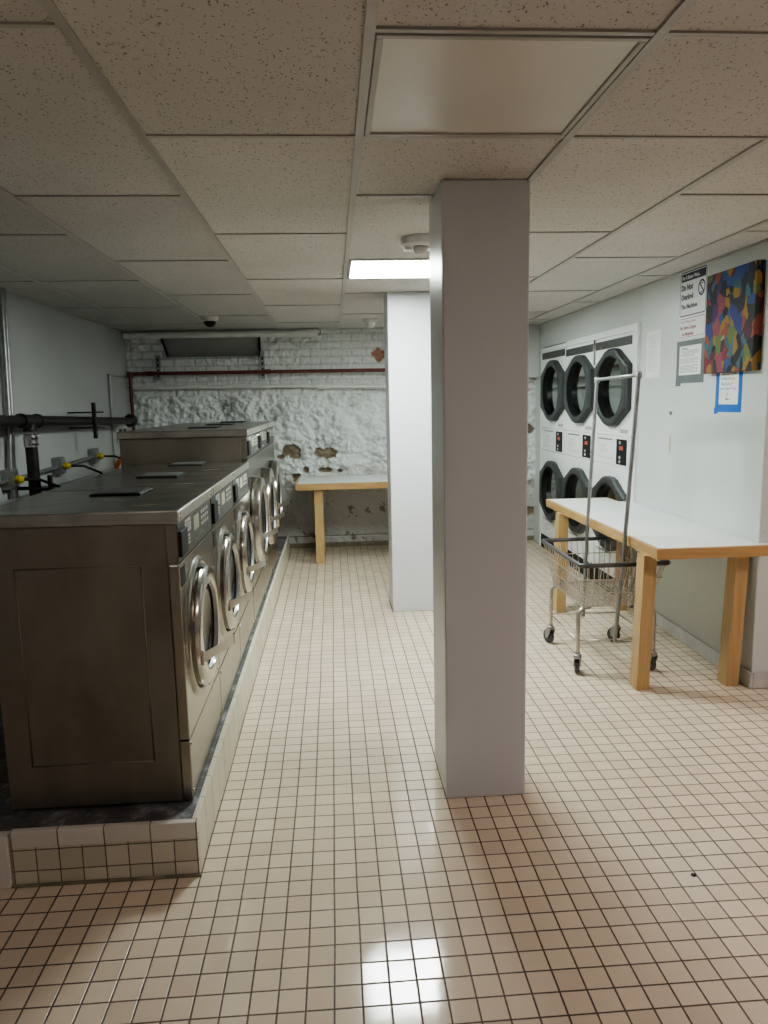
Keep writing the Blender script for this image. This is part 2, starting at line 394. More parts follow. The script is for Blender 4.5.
# back wall: one displaced surface, painted brick above, rubble in the middle, smoother render below
def back_wall():
    b = bmesh.new(); cl = b.loops.layers.float_color.new('Col')
    x0, x1 = XL-.02, XR+.02; NX, NZ = 430, 240
    spalls = [(-.46, 1.05, .105, .06), (-.40, .99, .06, .03), (-.56, .985, .04, .025), (-.09, 1.02, .125, .055), (-.1, .835, .065, .03), (-.30, .85, .03, .04), (.06, .825, .03, .02), (-.40, .76, .05, .05), (.50, 2.03, .065, .075), (2.08, 1.22, .09, .05), (2.07, .33, .12, .06), (-.22, .70, .05, .02)]
    cols = {}; grid = []
    for j in range(NZ+1):
        z = CZ*j/NZ; row = []
        for i in range(NX+1):
            x = x0+(x1-x0)*i/NX
            P = Vector((x*3.1, z*3.1, 0))
            big = noise.fractal(P*1.3, .9, 2.1, 4); fine = noise.fractal(P*6, .8, 2., 4); rid = 1-abs(noise.noise(P*2.2+Vector((5, 2, 0)))*2)
            zb = 1.63+.03*noise.noise(Vector((x*4, 0, 3)))
            if z > zb:                       # brick courses
                ch = .078; k = int((z+.01)/ch); fz = (z+.01)/ch-k; fx = (x/.215+.5*(k % 2)); fx -= math.floor(fx)
                jt = min(min(fz, 1-fz)*ch, min(fx, 1-fx)*.215)
                dz = .016*min(1, jt/.012) + .014*fine+.010*big
                g = .74+.26*min(1, jt/.010); base = (.74*g, .765*g, .755*g)  # joint colour darkened to bring out the brick relief
            elif z > .66:
                st = noise.voronoi(Vector((x*3.4, z*5.2, 0)))[0]; edge = min(1, (st[1]-st[0])/.16)
                vf = noise.fractal(P*17, .8, 2., 3); sm = min(1, max(.25, .6+1.2*noise.noise(Vector((x*1.7, z*2.3, 11))))); dz = .040*big + .030*fine*sm + .020*rid + .016*edge + .009*vf*sm
                g = 1-.30*max(0, min(1, (.012-dz)/.03)); base = (.76*g, .795*g, .785*g)  # hollows painted darker to deepen the relief shading
            else:
                tt = min(1, (.66-z)/.15)
                dz = (.028*big+.014*fine)*(1-tt)+.008*big+.004*fine
                dk = noise.fractal(Vector((x*2.2, z*3, 7)), .9, 2, 4)
                g = .50-.10*max(0, dk)
                base = (g, g*1.0, g*.97)
                if noise.fractal(Vector((x*9, z*9+x*3, 1)), .7, 2, 4) > .56 and z < .5: base = (.22, .20, .16)
                if z < .13: dz += .012
                if .115 < z < .132: base = (.10, .10, .09); dz -= .012
                if z < .05: base = (.22, .20, .14)
            if dz < -.012 and z > .66: base = tuple(c*.8 for c in base)  # deepest hollows shaded a step further in the colour
            for n_, (sx, sz, rx, rz) in enumerate(spalls):
                q = ((x-sx)/rx)**2+((z-sz)/rz)**2+.75*noise.fractal(Vector((x*14, z*14, n_)), .8, 2, 3)
                if q < 1:
                    dz = dz*.3-.022*min(1, (1-q)*3)
                    t = .5+.5*noise.noise(Vector((x*60, z*60, 4)))
                    base = (.17+.10*t, .13+.09*t, .09+.06*t) if n_ != 8 else (.36+.08*t, .17+.05*t, .11+.04*t)
            y = YB+.02-dz
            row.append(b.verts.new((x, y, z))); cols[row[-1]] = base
        grid.append(row)
    hole = lambda i, j: False
    for j in range(NZ):
        zc = CZ*(j+.5)/NZ
        for i in range(NX):
            xc = x0+(x1-x0)*(i+.5)/NX
            zz = zc
            if 2.035 < zz and -1.73+(2.25-zz)*.3 < xc < -.725: continue        # opening of the niche
            f = b.faces.new((grid[j][i], grid[j][i+1], grid[j+1][i+1], grid[j+1][i])); f.smooth = True
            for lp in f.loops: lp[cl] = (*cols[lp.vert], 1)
    me = bpy.data.meshes.new('wall_back'); b.to_mesh(me); b.free(); me.materials.append(M['stone'])
    o = bpy.data.objects.new('wall_back', me); COL.objects.link(o); struct(o)
back_wall()
# niche behind the opening, with a slanted board
nb = MB()
nb.quad((-1.76, 7.80, 2.30), (-.70, 7.80, 2.30), (-.70, 7.90, 2.02), (-1.76, 7.90, 2.02))
nb.quad((-1.76, 7.78, 2.02), (-.70, 7.78, 2.02), (-.70, 7.93, 2.02), (-1.76, 7.93, 2.02))
struct(nb.build('trim_2', 'recess'))
ns = MB(); ns.tube([(-1.725, 7.785, 2.25), (-1.66, 7.785, 2.035)], .010); ns.tube([(-.728, 7.785, 2.26), (-.725, 7.785, 2.035)], .010)
struct(ns.build('trim_3', 'black'))
# smooth plaster chase at right of the back wall
struct(MB().box(1.55, XR, 7.66, 7.8, 1.76, CZ, .008).build('wall_back_chase', 'wall'))

# ceiling boards, each slightly out of level, and the grid
T = .61; XB = .0996; Y0 = 2.235
cb = bmesh.new(); cl = cb.loops.layers.float_color.new('Col')
grid = MB()
colx = [k for k in range(-5, 10)]
LIT = {(0, 3), (1, 6)}; OFFP = {(0, -1)}
WARM = {(4, -1), (0, -5), (4, -5), (-3, -6)}; WMAT = {(4, -1): 'lamp_warm', (0, -5): 'lamp_rear', (4, -5): 'lamp_rear', (-3, -6): 'lamp_rear_left'}
def cells(k):
    # m boundaries (in .61 steps) of the column starting at x=XB+k*T
    base = {-5: 0, -4: 0, -3: 0, -2: 1, -1: 0, 0: 1, 1: 0, 2: 1, 3: 0}.get(k, k % 2)
    s = set(range(-9+(-9-base) % 2, 12, 2))
    for (kk, mm) in LIT | OFFP | WARM:
        if kk == k: s |= {mm, mm+1}
    if k == 0: s |= {0, 1}; s.discard(2) 
    if k == 1: s |= {-1, 0}
    return sorted(s)
for k in colx:
    xa = XB+k*T; xb = xa+T
    xa_, xb_ = max(xa, XL), min(xb, XFAR)
    if xb_-xa_ < .01: continue
    c = cells(k)
    for m0, m1 in zip(c, c[1:]):
        ya, yb = Y0+m0*T, Y0+m1*T
        ya, yb = max(ya, YREAR), min(yb, YB+.05)
        if xa_ > XR: yb = min(yb, YJ+.05)
        if yb-ya < .02: continue
        if (k, m0) in LIT | OFFP | WARM: 
            pass
        else:
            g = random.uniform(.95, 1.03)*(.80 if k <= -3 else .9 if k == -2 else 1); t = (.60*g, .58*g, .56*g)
            dz = [random.uniform(0, .0022) for _ in range(4)]
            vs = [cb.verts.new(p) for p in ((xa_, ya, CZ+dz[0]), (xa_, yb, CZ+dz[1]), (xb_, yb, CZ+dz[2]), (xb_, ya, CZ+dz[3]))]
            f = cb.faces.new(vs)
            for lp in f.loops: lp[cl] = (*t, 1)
        if ya > YREAR+.02: grid.box(xa_+.012, xb_-.012, ya-.0075, ya+.0075, CZ-.004, CZ+.002)
    if xa > XL:
        grid.box(xa-.012, xa+.012, YREAR, (YB-.03) if xa < XR else YJ, CZ-.006, CZ+.003, 0)
grid.box(XL, XL+.02, YREAR, YB-.03, CZ-.006, CZ+.002); grid.box(XR-.02, XR, YJ, YB-.03, CZ-.006, CZ+.002)
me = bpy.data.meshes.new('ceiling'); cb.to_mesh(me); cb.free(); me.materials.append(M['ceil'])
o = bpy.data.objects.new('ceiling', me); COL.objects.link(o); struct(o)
struct(MB().box(XL-.1, XFAR+.1, YREAR-.1, YB+.25, CZ+.12, CZ+.16).build('ceiling_slab', 'recess'))
struct(MB().box(XL-.1, XFAR+.1, YB+.16, YB+.2, 0, CZ+.15).build('wall_back_core', 'recess'))
struct(grid.build('trim_4', 'tgrid'))

def panel(k, m_, mat, label, group=None):
    x, y = XB+k*T+T/2, Y0+m_*T+T/2
    t = thing('ceiling_light', label, 'ceiling light', (x, y, CZ+.004), group)
    w = T/2-.014; f = MB()
    for a in ((-w, w, -w, -w+.016), (-w, w, w-.016, w), (-w, -w+.016, -w+.016, w-.016), (w-.016, w, -w+.016, w-.016)):
        f.box(x+a[0], x+a[1], y+a[2], y+a[3], CZ-.006, CZ+.02, .002, 1)
    f.build('frame', 'tgrid', t)
    d = MB().box(x-w+.012, x+w-.012, y-w+.012, y+w-.012, CZ+.0, CZ+.012).build('diffuser', mat, t)
    MB().box(x-w-.01, x+w+.01, y-w-.01, y+w+.01, CZ+.03, CZ+.09).build('housing', 'ptrim', t)
    return t
panel(0, 3, 'lamp_main', 'lit white square ceiling light panel between the two pillars')
panel(1, 6, 'lamp_second', 'lit white square ceiling light panel toward the dryers, hidden behind the pillars')
panel(0, -1, 'lamp_off', 'unlit beige square ceiling light panel in front of the near pillar')
for (k, m_) in sorted(WARM): panel(k, m_, WMAT[(k, m_)], 'square ceiling light panel near the entrance side of the room', 'lit ceiling panels near the entrance')  # all out of view; the rear-left one is added fill

# ------------------------------------------------------------------ pillars
def pillar(x0, x1, y0, y1, label):
    b = MB().box(x0, x1, y0, y1, 0, CZ, .008, 3)
    return tag(b.build('pillar', 'pillar'), label, 'pillar')
pillar(.398, .710, 2.645, 2.98, 'white square pillar nearest the camera, floor to ceiling')
pillar(.402, .712, 5.24, 5.57, 'white square pillar farther back, half hidden behind the near pillar')

# ------------------------------------------------------------------ washer plinth
PX, PY, PZ = -.486, 2.277, .19
pb = MB()
pb.box(-1.085, PX-.012, PY+.002, 7.5, 0, PZ-.004)
o = struct(pb.build('trim_5', 'concrete'))
struct(MB().box(XL+.08, -1.085, PY+.02, 7.5, 0, PZ-.02).build('trim_6', 'concrete'))
fr = MB().box(-1.085, PX, PY-.008, PY+.012, 0, PZ-.058, .003); struct(fr.build('trim_7', 'tile_front'))
fr = MB().box(-1.085, PX, PY-.010, PY+.014, PZ-.058, PZ, .004); struct(fr.build('trim_8', 'tile_cap'))
fr = MB().box(PX-.02, PX, PY+.014, 7.5, 0, PZ, .004); struct(fr.build('trim_9', 'tile_side'))
fr = MB().box(XL+.08, -1.088, PY-.02, PY+.02, 0, PZ-.01, .004); struct(fr.build('trim_10', 'tile_cap'))
gr = MB(); gr.box(-1.09, PX+.008, PY-.022, PY-.008, 0, .007, .003); struct(gr.build('trim_11', 'mortar'))

# ------------------------------------------------------------------ washing machines
def washer(tall, loc, label):
    W = .672 if not tall else .675
    D = .61 if not tall else .742; OV = .06 if not tall else .014
    Ht = 1.015 if not tall else 1.205
    X0, Yn, Z0 = loc                      # front face x, near side y, base z
    t = thing('washing_machine', label, 'washing machine', loc, 'stainless steel washing machines on the tiled plinth')
    g = .003
    # cabinet: side panels with pressed rectangle, front skin
    c = MB()
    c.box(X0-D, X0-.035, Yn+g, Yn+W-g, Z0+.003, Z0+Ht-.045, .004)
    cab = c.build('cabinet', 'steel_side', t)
    pr = MB()
    # pressed panel outline on the near side
    a0, a1, b0, b1 = X0-.525, X0-.122, Z0+.155, Z0+.835
    for (u0, v0, u1, v1) in ((a0, b0, a1, b0), (a1, b0, a1, b1), (a1, b1, a0, b1), (a0, b1, a0, b0)):
        pr.tube([(u0, Yn+g, v0), (u1, Yn+g, v1)], .003, 8)
    pr.build('side_pressing', 'steel_side', cab)
    ft = MB()
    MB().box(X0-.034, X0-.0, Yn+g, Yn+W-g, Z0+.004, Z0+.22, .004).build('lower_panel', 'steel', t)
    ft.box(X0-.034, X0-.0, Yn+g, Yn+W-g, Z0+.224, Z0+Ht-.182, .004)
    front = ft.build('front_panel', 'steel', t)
    # feet
    for yy in (Yn+.07, Yn+W-.07):
        for xx in (X0-.08, X0-D+.08):
            MB().lathe([(.022, 0), (.022, .006), (.012, .008), (.012, .012)], (xx, yy, Z0-.0005), 'Z', 14, True, True).build('foot', 'rubber', t)
    # lid
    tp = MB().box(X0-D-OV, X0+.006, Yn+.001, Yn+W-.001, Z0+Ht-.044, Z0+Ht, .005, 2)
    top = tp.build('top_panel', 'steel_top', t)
    lp = MB().box(X0+.004, X0+.010, Yn+.002, Yn+W-.002, Z0+Ht-.040, Z0+Ht-.004, .002, 1); lip = lp.build('front_lip', 'lip', top)
    sc = MB()
    for yy in (Yn+.025, Yn+W-.025):
        for zz in (Z0+Ht-.014, Z0+Ht-.030): sc.lathe([(.0045, 0), (.0035, .002)], (X0+.010, yy, zz), 'X', 10, False, True)
    sc.build_each('screw', 'chrome', top)
    # soap hatch on the lid
    hy0 = Yn+.46 if not tall else Yn+.40
    hb = MB().box(X0-.42, X0-.225, hy0, hy0+.205, Z0+Ht, Z0+Ht+.006, .003, 1); hat = hb.build('soap_hatch', 'black', top)
    MB().box(X0-.41, X0-.235, hy0+.01, hy0+.195, Z0+Ht+.006, Z0+Ht+.009, .001, 1).build('flap', 'dark_panel', hat)
    # control panel
    cp = MB().box(X0-.034, X0+.002, Yn+.006, Yn+W-.006, Z0+Ht-.178, Z0+Ht-.046, .003, 1); con = cp.build('control_panel', 'dark_panel', t)
    cs = MB().box(X0-.034, X0-.000, Yn+g, Yn+.008, Z0+Ht-.179, Z0+Ht-.046); cs.build('corner_strip', 'steel', t)
    zt = Z0+Ht-.05; xf = X0+.002
    def plate(n, y0, y1, z0, z1, th, mat, par=con): return MB().box(xf, xf+th, Yn+y0, Yn+y1, zt-z1, zt-z0, .001, 1).build(n, mat, par)
    plate('coin_box', .010, .115, .022, .108, .012, 'black')
    l1 = plate('label_plate', .125, .23, .004, .050, .0015, 'label')
    txt = MB()
    for q in range(3): txt.box(xf+.0015, xf+.002, Yn+.14, Yn+.215-.01*q, zt-.018-.010*q, zt-.014-.010*q)
    txt.build('printing', 'ink', l1)
    plate('display', .285, .385, .014, .068, .0015, 'label_beige')
    bt = MB()
    for q in range(4):
        for r_ in range(3): bt.box(xf, xf+.004, Yn+.42+.042*q, Yn+.448+.042*q, zt-.025-.022*r_, zt-.012-.022*r_, .001, 1)
    bt.build_each('button', 'label', con)
    bt = MB()
    for q in range(3): bt.box(xf, xf+.003, Yn+.135, Yn+.20, zt-.066-.013*q, zt-.06-.013*q)
    bt.build('printing', 'label', con)
    sc = MB()
    for yy, zz in ((.02, .012), (.32, .006), (.62, .012), (.02, .105), (.33, .105), (.62, .105), (.17, .1), (.48, .1)):
        sc.lathe([(.004, 0), (.003, .002)], (xf, Yn+yy, zt-zz), 'X', 8, False, True)
    sc.build_each('screw', 'chrome', con)
    # recessed pull on the front at upper left
    if not tall:
        MB().box(X0-.001, X0+.0015, Yn+.028, Yn+.10, Z0+Ht-.262, Z0+Ht-.195, .001, 1).build('recessed_pull', 'black', front)
    sc = MB()
    for yy, zz in ((.02, .03), (.02, .20), (W-.02, .03), (W-.02, .235), (W-.02, .36), (W-.02, .68), (.02, .55)):
        sc.lathe([(.006, 0), (.005, .003), (.002, .0045)], (X0, Yn+yy, Z0+zz), 'X', 10, False, True)
    sc.build_each('bolt', 'chrome', front)
    # door
    R = .222 if not tall else .283
    yc = Yn+.30; zc = Z0+(.540 if not tall else .605)
    if not tall:
        mo = MB().lathe([(R+.040, 0), (R+.030, .010), (R+.016, .013), (R+.004, .008), (R-.004, .0)], (X0-.001, yc, zc), 'X', 56)
        mo.build('door_surround', 'steel', front)
    P0 = .0 if not tall else .0
    th = .040 if not tall else .062
    dr = MB().lathe([(R-.008, .004), (R, .008), (R+.002, th*.6), (R-.004, th-.006), (R-.014, th), (R*.78, th+.004), (R*.745, th+.001), (R*.725, th-.010)], (X0, yc, zc), 'X', 64)
    door = dr.build('door', 'chrome', t)
    gk = MB().lathe([(R-.006, .001), (R-.006, .010), (R-.03, .012)], (X0, yc, zc), 'X', 48); gk.build('gasket', 'black', door)
    gl = MB().lathe([(R*.745, th-.010), (R*.69, th-.016), (R*.5, th-.03), (R*.25, th-.038), (0.0001, th-.040)], (X0, yc, zc), 'X', 48)
    gl.build('door_glass', 'wglass', door)
    ir = MB().lathe([(R*.745, th-.004), (R*.715, th+.0), (R*.695, th-.012)], (X0, yc, zc), 'X', 48); ir.build('inner_ring', 'galv', door)
    # handle strap
    zh = zc-.06; hh = .017 if not tall else .016
    zh = zc-.062
    path = [(X0+th-.002, yc-R*.88), (X0+th+.012, yc-R*.80), (X0+th+.040, yc-R*.52), (X0+th+.066, yc-R*.22), (X0+th+.082, yc+R*.02)]
    hb = MB(); loops = []
    for px_, py_ in path:
        loops.append([(px_-.0025, py_, zh-hh), (px_+.0025, py_, zh-hh), (px_+.0025, py_, zh+hh), (px_-.0025, py_, zh+hh)])
    hb.loft(loops, True, True); hb.box(X0+th-.004, X0+th+.006, yc-R*.90, yc-R*.82, zh-hh-.01, zh+hh+.01, .002, 1)
    hd = hb.build('handle', 'lip', door)
    ex, ey = path[-1]
    MB().box(ex-.004, ex+.006, ey-.004, ey+.022, zh-hh, zh+hh, .002, 1).build('grip', 'chrome' if not tall else 'black', hd)
    # hinge lugs bottom
    lg = MB()
    for s_ in (-1, 1): lg.box(X0, X0+.03, yc-.03+s_*.0, yc+.03, zc+s_*(R-.002)-.006, zc+s_*(R-.002)+.006, .002, 1)
    lg.build_each('hinge', 'dark_panel', door)
    return t
LW = ['low stainless steel washing machine closest to the camera with whole brown side showing',
      'low stainless steel washing machine in the middle of the three low ones',
      'low stainless steel washing machine standing right in front of the taller ones']
TW = ['tall stainless steel washing machine next to the low ones, side wall showing above them',
      'tall stainless steel washing machine in the middle of the three tall ones',
      'tall stainless steel washing machine last in the row beside the stone wall']
def place(tall, ys, labels):
    first = washer(tall, (-.52, ys[0], PZ), labels[0])
    for y, l in zip(ys[1:], labels[1:]):
        c = copy_tree(first); c.location = (-.52, y, PZ); c['label'] = l
place(False, (2.395, 3.073, 3.751), LW)
place(True, (4.440, 5.120, 5.800), TW)

# ------------------------------------------------------------------ left wall services
t = thing('drain_pipe', 'black cast iron drain pipe running along the left wall with a downpipe', 'pipe', (-1.92, 4.85, .2))
xp = -1.93
zp = lambda y: 1.466-(y-4.85)*.024
MB().tube([(xp, 2.3, zp(2.3)), (xp, 4.78, zp(4.78))], .033, 20).tube([(xp, 4.95, zp(4.95)), (xp, 7.2, zp(7.2))], .033, 20).build('horizontal_run', 'dark_pipe', t)
tee = MB().tube([(xp, 4.72, zp(4.72)), (xp, 5.0, zp(5.0))], .040, 20).tube([(xp, 4.85, zp(4.85)), (xp, 4.85, 1.40)], .040, 20)
tee.build('tee', 'dark_pipe', t)
MB().tube([(xp, 4.85, 1.38), (xp, 4.85, .20)], .037, 20).build('downpipe', 'dark_pipe', t)
for a, b_ in (((xp, 4.72, zp(4.72)), (xp, 4.745, zp(4.745))), ((xp, 4.965, zp(4.965)), (xp, 4.99, zp(4.99)))):
    MB().tube([a, b_], .046, 20).build('clamp_band', 'dark_pipe', t)
cl_ = MB().tube([(xp, 4.85, 1.375), (xp, 4.85, 1.30)], .042, 20).tube([(xp+.02, 4.795, 1.36), (xp+.02, 4.795, 1.31)], .006, 6)
cl_.tube([(xp-.0, 4.80, 1.355), (xp+.055, 4.83, 1.355)], .006, 6).tube([(xp-.0, 4.80, 1.32), (xp+.055, 4.83, 1.32)], .006, 6)
cl_.build('coupling', 'clamp', t)
MB().lathe([(.03, 0), (.055, .02), (.065, .06), (.055, .10), (.035, .12)], (xp, 7.16, zp(7.16)), 'Y', 20, True, True).build('end_bend', 'dark_pipe', t)
MB().box(xp+.0, xp+.11, 4.80, 4.90, 1.02, 1.04, .003).box(xp+.10, xp+.12, 4.80, 4.84, 1.0, 1.12, .003).tube([(XL+.003, 4.895, 1.03), (xp+.1, 4.895, 1.03)], .012, 8).build('bracket', 'dark_pipe', t)
t = thing('pipe_hanger', 'dark metal bracket clamping the black drain pipe to the left wall', 'bracket', (-1.93, 5.97, 1.44))
MB().box(-1.885, -1.86, 5.95, 5.985, 1.30, 1.58, .002).build('strut', 'dark_pipe', t)
for zz in (1.505, 1.385): MB().tube([(XL+.005, 5.968, zz), (-1.80, 5.968, zz)], .006, 8).build('rod', 'dark_pipe', t)

t = thing('electrical_conduit', 'galvanised conduit line along the left wall linking three grey boxes', 'conduit', (-2.04, 4.8, 1.1))
zc_ = lambda y: 1.095+(y-4.8)*.018
MB().tube([(-2.045, 2.3, zc_(2.3)), (-2.045, 6.5, zc_(6.5))], .016, 12).build('horizontal_conduit', 'galv', t)
MB().tube([(-2.05, 4.80, .98), (-2.05, 4.80, 1.2), (-2.05, 4.84, 1.45), (-2.05, 4.90, CZ)], .016, 12).tube([(-2.05, 4.845, .98), (-2.05, 4.845, 1.2), (-2.05, 4.885, 1.45), (-2.05, 4.945, CZ)], .014, 12).build('vertical_conduit', 'galv', t)
bl = ['grey junction box with yellow plug closest on the left wall beside the conduit', 'middle grey junction box with yellow plug on the left wall', 'farthest grey junction box with yellow plug on the left wall']
for i, yb_ in enumerate((4.775, 5.62, 6.43)):
    z = zc_(yb_)+.01
    t = thing('junction_box', bl[i], 'junction box', (-2.05, yb_, z), 'grey junction boxes on the left wall')
    MB().box(-2.0785, -2.022, yb_-.062, yb_+.062, z-.065, z+.062, .008).build('box', 'galv', t)
    MB().box(-2.022, -2.015, yb_-.052, yb_+.052, z-.053, z+.05, .003).build('cover', 'galv', t)
    MB().lathe([(.022, 0), (.026, .01), (.026, .035), (.018, .045), (.012, .055)], (-2.015, yb_+.0, z-.005), 'X', 16, True, True).build('plug', 'yellow', t)
    y2 = yb_+.15
    MB().tube([(-1.965, yb_, z-.005), (-1.88, yb_+.03, z-.01), (-1.78, yb_+.10, z-.07), (-1.75, y2, z-.15), (-1.745, y2+.02, z-.3), (-1.745, y2+.02, .6)], .009, 8).build('cord', 'black', t)
t = tag(MB().tube([(-2.02, 6.95, .98), (-1.97, 6.90, 1.06), (-1.95, 6.95, 1.10)], .02, 8).build('orange_cap', 'orange'), 'small orange capped hose end low by the far end of the left wall', 'hose')
t = thing('outlet_box', 'white double outlet on the left wall by the back corner', 'outlet', (-2.07, 7.35, 1.31))
MB().box(-2.079, -2.05, 7.2, 7.52, 1.22, 1.36, .005).build('plate', 'ptrim', t)
for yy in (7.28, 7.43): MB().box(-2.05, -2.044, yy-.045, yy+.045, 1.255, 1.33, .003).build('socket', 'dark_panel', t)
tag(MB().tube([(-2.066, 7.1, 1.31), (-2.066, 7.1, 1.84), (-2.066, 7.66, 1.84)], .012, 8).tube([(-2.066, 7.1, 1.31), (-2.066, 7.1, .98)], .012, 8).build('wire_conduit', 'wall_l'), 'thin white painted conduit bent along the left wall near the back corner', 'conduit')

# ------------------------------------------------------------------ back wall services
t = thing('red_water_pipe', 'thin dark red pipe across the back wall, bent down at the left corner', 'pipe', (-2.03, 7.68, 1.0))
MB().tube([(-2.03, 7.69, 1.0), (-2.03, 7.69, 1.83), (-2.02, 7.69, 1.865), (-1.97, 7.69, 1.87), (XR, 7.69, 1.862)], .018, 12).build('pipe', 'red_pipe', t)
for x in (-1.83, -.66): MB().tube([(x-.04, 7.69, 1.869), (x+.04, 7.69, 1.869)], .024, 12).build('coupling', 'red_pipe', t)
MB().lathe([(.028, -.03), (.03, 0), (.028, .03)], (-2.03, 7.69, 1.86), 'Z', 12, True, True).build('elbow', 'red_pipe', t)
for i, x in enumerate((-1.752, -.70)):
    t = thing('pipe_strap', ('left' if i == 0 else 'right')+' slotted metal strap holding the red pipe on the back wall', 'bracket', (x, 7.72, 1.92), 'pipe straps on the back wall')
    MB().box(x-.022, x+.022, 7.715, 7.745, 1.80, 2.05 if i == 0 else 2.08, .003).build('channel', 'galv', t)
    s_ = MB()
    for k in range(4): s_.box(x-.008, x+.008, 7.711, 7.716, 1.825+k*.055, 1.855+k*.055)
    s_.build('slots', 'black', t)
tag(MB().tube([(XL+.01, 7.74, 1.735), (-.2, 7.74, 1.72), (XR-.1, 7.74, 1.66)], .02, 12).tube([(-.15, 7.74, 1.719), (-.02, 7.74, 1.717)], .034, 10).build('painted_pipe', 'ptrim'), 'white painted pipe across the back wall under the red pipe', 'pipe')
tag(MB().tube([(XL+.02, 7.66, 2.245), (-.33, 7.66, 2.245)], .033, 16).tube([(-.33, 7.66, 2.245), (-.13, 7.66, 2.25)], .040, 12).build('ceiling_pipe', 'ptrim'), 'thick white pipe running just under the ceiling along the back wall', 'pipe')

# ------------------------------------------------------------------ ceiling devices
def dome_camera(x, y, r, label, cat, name, dome='black'):
    t = thing(name, label, cat, (x, y, CZ))
    MB().lathe([(r*1.15, 0), (r*1.15, -.012), (r, -.03), (r*.8, -.035)], (x, y, CZ), 'Z', 28, True, False).build('base', 'sensor', t)
    MB().lathe([(r*.8, -.034), (r*.72, -.055), (r*.5, -.072), (r*.2, -.08), (.0001, -.081)], (x, y, CZ-.004), 'Z', 24).build('dome', dome, t)
dome_camera(-1.035, 6.6, .065, 'small white dome security camera with black lens on the ceiling near the back wall', 'security camera', 'security_camera')
dome_camera(.37, 6.9, .06, 'small white round detector on the ceiling left of the far pillar', 'detector', 'ceiling_detector', 'sensor')
t = thing('motion_sensor', 'round off-white alarm strobe on the ceiling left of the near pillar', 'detector', (.43, 3.56, CZ))
MB().lathe([(.085, 0), (.088, -.01), (.085, -.032), (.07, -.045), (.03, -.048)], (.43, 3.56, CZ), 'Z', 36, True, False).build('base', 'sensor', t)
MB().lathe([(.035, -.046), (.034, -.062), (.024, -.075), (.0001, -.08)], (.43, 3.53, CZ-.004), 'Z', 20).build('lens', 'sensor', t)
for s_ in (-1, 1): MB().box(.43+s_*.055-.016, .43+s_*.055+.016, 3.53, 3.57, CZ-.058, CZ-.042, .004).build('led_lens', 'laminate', t)

# ------------------------------------------------------------------ tables
def folding_table(label, x0, x1, y0, y1, zt, th, legs, lw, ld, long_axis, ext=None):
    t = thing('work_table', label, 'table', ((x0+x1)/2, (y0+y1)/2, 0), 'white laundry folding tables with oak legs')
    e = .022; zb = zt-th
    tb = MB().box(x0+e, x1-e, y0+e, y1-e, zb+.004, zt, .0)
    bands = [(x0, x1, y0, y0+e, 'wood_x'), (x0, x1, y1-e, y1, 'wood_x'), (x0, x0+e, y0+e, y1-e, 'wood_y'), (x1-e, x1, y0+e, y1-e, 'wood_y')]
    if ext:                                # end narrowed to clear the dryer door
        xe, ye = ext
        p = [(x0+e, y0+e), (x1+.03, y0+e), (x1+.03, YJ-.006), (x1, YJ-.006), (x1, y1), (xe-e, y1), (xe-e, ye-e), (x0+e, ye-e)]
        tb = MB(); tb.loft([[(a, b, zb+.004) for a, b in p], [(a, b, zt) for a, b in p]], True, True)
        bands = [(x0, x1+.03, y0, y0+e, 'wood_x'), (xe, x1, y1-.0, y1+.004, 'wood_x'), (x0, xe, ye-e, ye, 'wood_x'), (x0, x0+e, y0+e, ye-e, 'wood_y'), (xe-e, xe, y1+.004, ye-e, 'wood_y')]
    top = tb.build('tabletop', 'laminate', t)
    for (a, b_, c, d_, mt) in bands:
        bv = min(.003, (d_-c)*.3); m_ = MB().box(a, b_, c, d_, zb+.014, zt+.0005, bv).box(a+bv, b_-bv, c+bv*.5, d_-bv*.5, zb, zb+.014, 0)
        m_.build('edge_band', mt, t)
    for (lx, ly, dx) in legs:
        MB().hull8([(lx+dx, ly, 0), (lx+lw+dx, ly, 0), (lx+lw+dx, ly+ld, 0), (lx+dx, ly+ld, 0), (lx, ly, zb), (lx+lw, ly, zb), (lx+lw, ly+ld, zb), (lx, ly+ld, zb)]).build('leg', 'wood_z', t)
    return t
folding_table('long white folding table with oak edge and legs against the right wall beside the cart', 1.600, XR-.003, 3.50, 5.197, .782, .055,
    [(1.580, 3.60, -.020), (2.075, 3.60, -.025), (1.585, 5.05, -.01), (2.05, 5.05, -.02)], .068, .09, 1, (2.085, 5.44))
folding_table('white folding table with oak edge against the peeling stone wall at the back', -.375, 1.50, 6.94, 7.70, .785, .06,
    [(-.20, 6.99, .0), (1.28, 6.99, 0), (-.20, 7.55, 0), (1.28, 7.55, 0)], .082, .085, 0)

